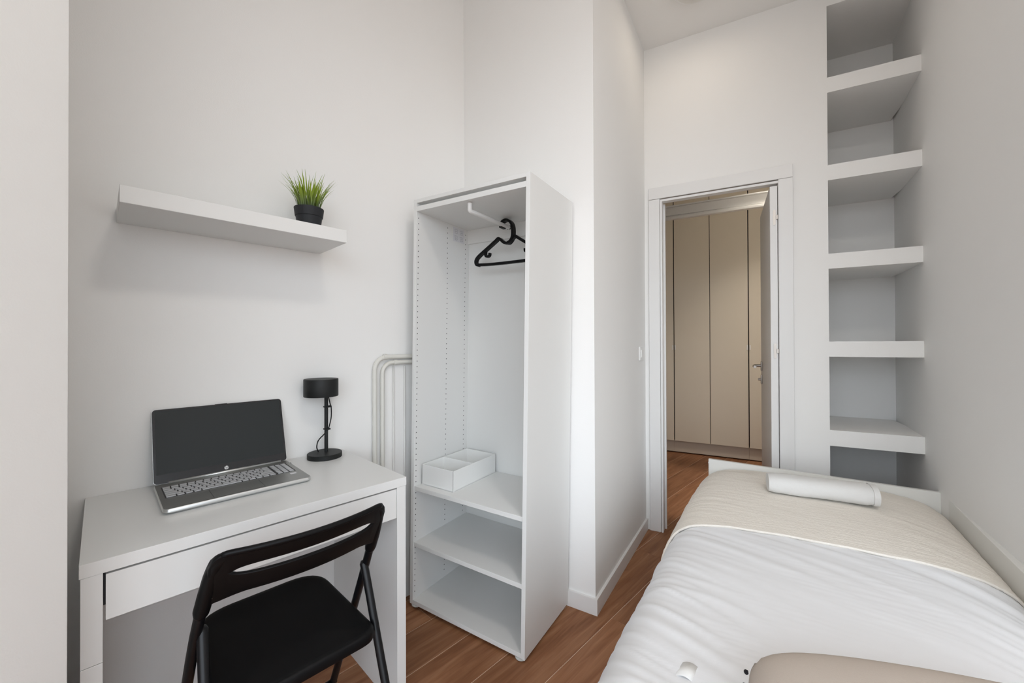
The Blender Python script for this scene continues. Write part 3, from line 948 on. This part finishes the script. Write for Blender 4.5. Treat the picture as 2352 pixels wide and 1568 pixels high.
# ================================================================== HEATING PIPES in the left corner
def pipe(name, label, uv, zt, r, bend, collar, u1=1.30):
    o_ = WA
    t = empty(name, (o_.x, o_.y, 0), DR)
    tag(t, label, 'pipe', 'heating pipes in the corner')
    bm = bmesh.new()
    y = -0.018
    pts = [(uv, y, 0.002), (uv, y, zt - bend)]
    for k in range(1, 9):
        a = rad(90 * k / 8)
        pts.append((uv + bend * (1 - math.cos(a)), y, zt - bend + bend * math.sin(a)))
    pts.append((u1, y, zt))
    tube(bm, pts, r, 14)
    autosmooth(link('pipe_run', bm, PIPE, t), 50)
    bm = bmesh.new(); tube(bm, [(collar - 0.008, y, zt), (collar + 0.008, y, zt)], r * 1.28, 14)
    autosmooth(link('collar', bm, PIPE, t), 50)
    for zc in (0.25, 0.60):
        bm = bmesh.new(); box(bm, uv - 0.008, uv + 0.008, y + r * 0.5, -0.0005, zc - 0.008, zc + 0.008)
        link('wall_clip', bm, PIPE, t)
    return t
pipe('heating_pipe', 'outer cream heating pipe bending round the corner beside the wardrobe', 0.8655, 1.1290, 0.0098, 0.058, 0.915)
pipe('heating_pipe', 'inner cream heating pipe nested under the outer one beside the wardrobe', 0.902, 1.1035, 0.0092, 0.050, 0.965)
def wire(u, z1, label):
    bm = bmesh.new(); tube(bm, [(u, -0.006, 0.002), (u, -0.006, z1)], 0.0045, 10)
    o = link('wall_cable', bm, CABLE, None, True); o.location = (WA.x, WA.y, 0); o.rotation_euler = (0, 0, rad(DR))
    tag(o, label, 'cable', 'white cables below the pipes')
wire(0.962, 1.085, 'thin white cable running down the wall nearer the pipes')
wire(1.020, 1.085, 'thin white cable running down the wall next to the wardrobe edge')

# ================================================================== LIGHT SWITCH
so = C + dirv(T_C) * 0.812
sw = empty('light_switch', (so.x, so.y, 0), 90 - T_C)
tag(sw, 'white square light switch on the chimney block near the door', 'switch')
boxo('cover_plate', (-0.041, 0.041, -0.010, 0.0, 1.082, 1.164), PLASTW, sw, 0.002)
bm = bmesh.new(); box(bm, -0.022, 0.022, -0.0145, -0.009, 1.100, 1.146, 0.0015)
link('rocker', bm, PLASTW, sw)

# ================================================================== CEILING LAMP
cl = empty('ceiling_lamp', (0.965, 2.055, CEIL))
tag(cl, 'round flush ceiling lamp just at the top edge of the picture', 'lamp')
bm = bmesh.new(); lathe(bm, [(0, 0.0), (0.118, 0.0), (0.120, -0.004), (0.120, -0.026), (0.112, -0.030), (0, -0.030)], 48)
autosmooth(link('housing', bm, PLASTW, cl), 30)
bm = bmesh.new(); lathe(bm, [(0, -0.029), (0.108, -0.029), (0.104, -0.033), (0, -0.034)], 40)
link('diffuser', bm, LAMPGLASS, cl, True)
LAMP_W = 0.8
if LAMP_W > 0:
    lt = bpy.data.lights.new('ceiling_lamp_light', 'AREA'); lt.shape = 'DISK'; lt.size = 0.2
    lt.energy = LAMP_W; lt.color = (1.0, 0.88, 0.74)
    lo_ = bpy.data.objects.new('ceiling_lamp_light', lt); COL.objects.link(lo_); lo_.parent = cl; lo_.location = (0, 0, -0.037)

# ================================================================== CEILING LIGHT over the photographer
c2 = empty('ceiling_light', (0.62, 0.02, CEIL))
tag(c2, 'wide round flush ceiling light above the camera', 'lamp')
bm = bmesh.new(); lathe(bm, [(0, 0.0), (0.20, 0.0), (0.205, -0.006), (0.205, -0.040), (0.19, -0.046), (0, -0.046)], 48)
autosmooth(link('housing', bm, PLASTW, c2), 30)
MAIN_W = 11.0
lt = bpy.data.lights.new('ceiling_light_lamp', 'AREA'); lt.shape = 'DISK'; lt.size = 0.38
lt.energy = MAIN_W; lt.color = (1.0, 0.955, 0.89)
lo_ = bpy.data.objects.new('ceiling_light_lamp', lt); COL.objects.link(lo_); lo_.parent = c2; lo_.location = (0, 0, -0.050)

# ================================================================== BED
bed = empty('bed_frame', (B.x, B.y, 0), -T_B)
tag(bed, 'white single bed frame with low end boards against the right wall', 'bed')
BW, BL, BZ = 0.970, 2.06, 0.516
boxo('end_board', (-BW, 0.0, -0.020, 0.0, 0.04, BZ), BEDW, bed, 0.0012)
boxo('end_board', (-BW, 0.0, -BL, -BL + 0.020, 0.04, BZ), BEDW, bed, 0.0012)
boxo('side_board', (-0.030, 0.0, -BL + 0.02, -0.020, 0.04, BZ), BEDW, bed, 0.0012)
boxo('side_board', (-BW, -BW + 0.022, -BL + 0.02, -0.020, 0.04, 0.26), BEDW, bed, 0.0012)
for x in (-BW + 0.005, -0.055):
    for y in (-0.065, -BL + 0.015):
        boxo('bed_leg', (x, x + 0.05, y, y + 0.05, 0.0, 0.05), BEDW, bed)
boxo('slat_base', (-BW + 0.022, -0.03, -BL + 0.02, -0.02, 0.22, 0.245), BEDW, bed)
bm = bmesh.new(); tube(bm, [(-BW - 0.004, -0.010, 0.492), (-BW + 0.001, -0.010, 0.492)], 0.004, 10)
link('bolt', bm, STEEL, bed)
mt = boxo('mattress', (-0.93, -0.04, -BL + 0.03, -0.03, 0.246, 0.445), MATT, None, 0.03, 4)
mt.location = (B.x, B.y, 0); mt.rotation_euler = (0, 0, rad(-T_B))
tag(mt, 'white mattress hidden under the duvet', 'mattress')

PROF = [(0.034, 0.385), (0.042, 0.425), (0.075, 0.455), (0.14, 0.478), (0.25, 0.492), (0.50, 0.500), (0.72, 0.497), (0.84, 0.486), (0.905, 0.468), (0.950, 0.435), (0.978, 0.385), (0.990, 0.320), (0.992, 0.250), (0.990, 0.185)]
PS = smoothpts([(a, b, 0) for a, b in PROF], 7)
def ndir(i):
    a = PS[max(i - 1, 0)]; b = PS[min(i + 1, len(PS) - 1)]
    d = (b - a).normalized()
    return (-d.y, d.x)
def shift(s):                     # how far the overhanging side reaches out along the bed
    return 0.012 - 0.040 * min(1, max(0, (s - 0.5) / 1.2))
def ridge(x):
    return 1 - abs(2 * (x - math.floor(x + 0.5)))
def wrinkle(s, t):
    w = 0.10 * noise.noise(Vector((s * 2.2, t * 1.6, 3.1)))
    q = s - 0.42 * (0.95 - t) * (1 if t < 0.95 else 0.2) + w
    a = noise.noise(Vector((q * 13.0, t * 1.5, 0.3)))
    b = noise.noise(Vector((q * 27.0, t * 2.6, 7.7)))
    c = noise.noise(Vector((q * 55.0, t * 6.0, 1.7)))
    r = (1 - abs(a)) ** 4 - 0.35
    r2 = (1 - abs(b)) ** 4 - 0.35
    edge = min(1, max(0.6, (t - 0.1) / 0.6))
    amp = 0.55 + 0.9 * max(0, noise.noise(Vector((s * 2.5, t * 2.5, 11))))
    return amp * (0.0075 * r + 0.0055 * r2 * edge + 0.0026 * c)
def sheet(name, s0f, s1f, lift, wr, ns, m, bumps=0.0, tmax=1.0):
    bm = bmesh.new(); rows = []
    NP = int(len(PS) * tmax)
    for k in range(ns + 1):
        row = []
        for i in range(NP):
            p = PS[i]
            f = k / ns
            s = s0f(p.x) + (s1f(p.x, i / NP) - s0f(p.x)) * f
            nx, nz = ndir(i)
            drop = max(0.0, (p.x - 0.86) / 0.13)
            dx = shift(s) * min(1, drop) if p.x > 0.5 else 0
            hang = max(0.0, min(1, (0.44 - p.y) / 0.2)) if p.x > 0.5 else 0
            far = math.exp(-((s - 0.02) / 0.09) ** 2)
            w = wrinkle(s, p.x) * wr * (1.0 + 0.8 * hang)
            wav = hang * 0.007 * noise.noise(Vector((s * 6, 0.5, hang)))
            bu = bumps * noise.noise(Vector((s * 150, p.x * 150, p.y * 150)))
            off = lift + w + wav + bu
            near = max(0, min(1, (s - 1.1) / 0.8)) * 0.006
            t_ = p.x + nx * -off * -1 * (-1) + dx
            t_ = p.x + dx + (nx * -1 if False else 0) * off
            # outward normal of the profile points up / to the left
            t_ = p.x + dx - (-nx) * off if nx > 0 else p.x + dx + nx * off
            z = p.y + nz * off - 0.018 * far + near
            row.append(bm.verts.new((-t_, -s, z)))
        rows.append(row)
    for k in range(ns):
        for i in range(NP - 1):
            bm.faces.new((rows[k][i], rows[k][i + 1], rows[k + 1][i + 1], rows[k + 1][i]))
    o = link(name, bm, m, None, True)
    o.location = (B.x, B.y, 0); o.rotation_euler = (0, 0, rad(-T_B))
    return o
duv = sheet('duvet', lambda t: 0.06, lambda t, f: 2.02, 0.002, 1.0, 330, LINEN)
md = duv.modifiers.new('thick', 'SOLIDIFY'); md.thickness = 0.012; md.offset = -1
tag(duv, 'rumpled white cotton duvet spread over the bed', 'duvet')
blk = sheet('throw_blanket', lambda t: 0.024, lambda t, f: 0.79 + 0.125 * t + 0.006 * noise.noise(Vector((t * 9, 2, 0))) + (0.10 * max(0, (f - 0.70) / 0.3)), 0.011, 0.35, 300, BLANK, 0.0012, 0.95)
md = blk.modifiers.new('thick', 'SOLIDIFY'); md.thickness = 0.008; md.offset = -1
tag(blk, 'cream boucle throw blanket across the foot of the bed', 'blanket')

# folded white care tag sewn to the duvet near the cushion
bm = bmesh.new()
tp_ = []
for i in range(7):
    f = i / 6
    z = 0.497 + 0.010 * math.sin(f * 2.6)
    tp_.append((bm.verts.new((-0.769 - 0.012 + 0.036 * f, -1.669 + 0.020, z)), bm.verts.new((-0.769 - 0.018 + 0.036 * f, -1.669 - 0.022, z - 0.002))))
for i in range(6):
    bm.faces.new((tp_[i][0], tp_[i][1], tp_[i + 1][1], tp_[i + 1][0]))
ct = link('care_tag', bm, PLASTW, duv, True)
md = ct.modifiers.new('thick', 'SOLIDIFY'); md.thickness = 0.0012
# rolled towel
tw = empty('rolled_towel', (B.x, B.y, 0), -T_B)
tag(tw, 'rolled white terry towel lying on the cream blanket', 'towel')
a0 = Vector((-0.668, -0.400)); a1 = Vector((-0.292, -0.340))
def roll(name, f0, f1, k, z0):
    bm = bmesh.new(); rings = []
    ax = (a1 - a0); nrm = Vector((-ax.y, ax.x)).normalized()
    N = 18
    for i in range(N + 1):
        f = f0 + (f1 - f0) * i / N
        c = a0 + ax * f
        e_ = min(1.0, 0.90 + 3.0 * min(f - f0 + 0.002, f1 - f + 0.002) / (f1 - f0))
        ring = []
        for j in range(30):
            a = 2 * math.pi * j / 30
            ca, sa = math.cos(a), math.sin(a)
            rx_ = 0.060 * k * e_; rz_ = 0.041 * k * e_
            px = abs(ca) ** 0.85 * (1 if ca > 0 else -1) * rx_
            pz = abs(sa) ** 0.80 * (1 if sa > 0 else -1) * rz_
            wob = 0.0022 * noise.noise(Vector((f * 5, ca * 2, sa * 2)))
            p = c + nrm * (px + wob)
            ring.append(bm.verts.new((p.x, p.y, z0 + 0.041 + pz + wob)))
        rings.append(ring)
    for i in range(N):
        for j in range(30):
            q = (j + 1) % 30
            bm.faces.new((rings[i][j], rings[i][q], rings[i + 1][q], rings[i + 1][j]))
    bm.faces.new(rings[0][::-1]); bm.faces.new(rings[-1])
    return autosmooth(link(name, bm, TOWEL, tw), 55)
TZ = 0.511
roll('towel_roll', 0.0, 0.955, 0.985, TZ)
roll('hem_band', 0.95, 1.0, 1.0, TZ)
for k, sc_ in enumerate((0.78, 0.52, 0.28)):
    roll('inner_turn', 0.5, 1.003 + 0.002 * k, sc_, TZ + 0.041 * (1 - sc_) * 0.0)

# cushion by the camera
cu = empty('cushion', (0.668, 0.484, 0.506), -14.5)
tag(cu, 'beige linen cushion with black pompom trim at the near end of the bed', 'cushion')
bm = bmesh.new()
N = 28; CWx, CWy, CT = 0.305, 0.27, 0.062
top = []; bot = []
for i in range(N + 1):
    rt, rb = [], []
    for j in range(N + 1):
        u = -1 + 2 * i / N; v = -1 + 2 * j / N
        # pinch the sides in a little between the corners
        x = u * CWx * math.sqrt(1 - 0.24 * v ** 4); y = v * CWy * math.sqrt(1 - 0.24 * u ** 4)
        h_ = 0.006 + CT * (max(0, (1 - u ** 4)) * max(0, (1 - v ** 4))) ** 0.45
        w = 0.003 * noise.noise(Vector((x * 7, y * 7, 0)))
        rt.append(bm.verts.new((x, y, 0.05 + h_ + w))); rb.append(bm.verts.new((x, y, 0.05 - 0.75 * h_ + w)))
    top.append(rt); bot.append(rb)
for i in range(N):
    for j in range(N):
        bm.faces.new((top[i][j], top[i + 1][j], top[i + 1][j + 1], top[i][j + 1]))
        bm.faces.new((bot[i][j], bot[i][j + 1], bot[i + 1][j + 1], bot[i + 1][j]))
for k in range(N):
    for A_, B_ in (((k, 0), (k + 1, 0)), ((k, N), (k + 1, N)), ((0, k), (0, k + 1)), ((N, k), (N, k + 1))):
        bm.faces.new((top[A_[0]][A_[1]], top[B_[0]][B_[1]], bot[B_[0]][B_[1]], bot[A_[0]][A_[1]]))
link('cover', bm, CUSH, cu, True)
bm = bmesh.new(); bmesh.ops.create_icosphere(bm, subdivisions=2, radius=0.0042)
for v in bm.verts: v.co *= 1 + 0.25 * noise.noise(v.co * 400)
me_p = bpy.data.meshes.new('pompom'); bm.to_mesh(me_p); bm.free(); me_p.materials.append(POM)
for k in range(13):
    v = 0.90 - 1.76 * k / 12
    child('pompom', me_p, cu, (-CWx * math.sqrt(1 - 0.24 * v ** 4) - 0.0060, v * CWy * 0.885, 0.052), (k, k * 2, k * 3))
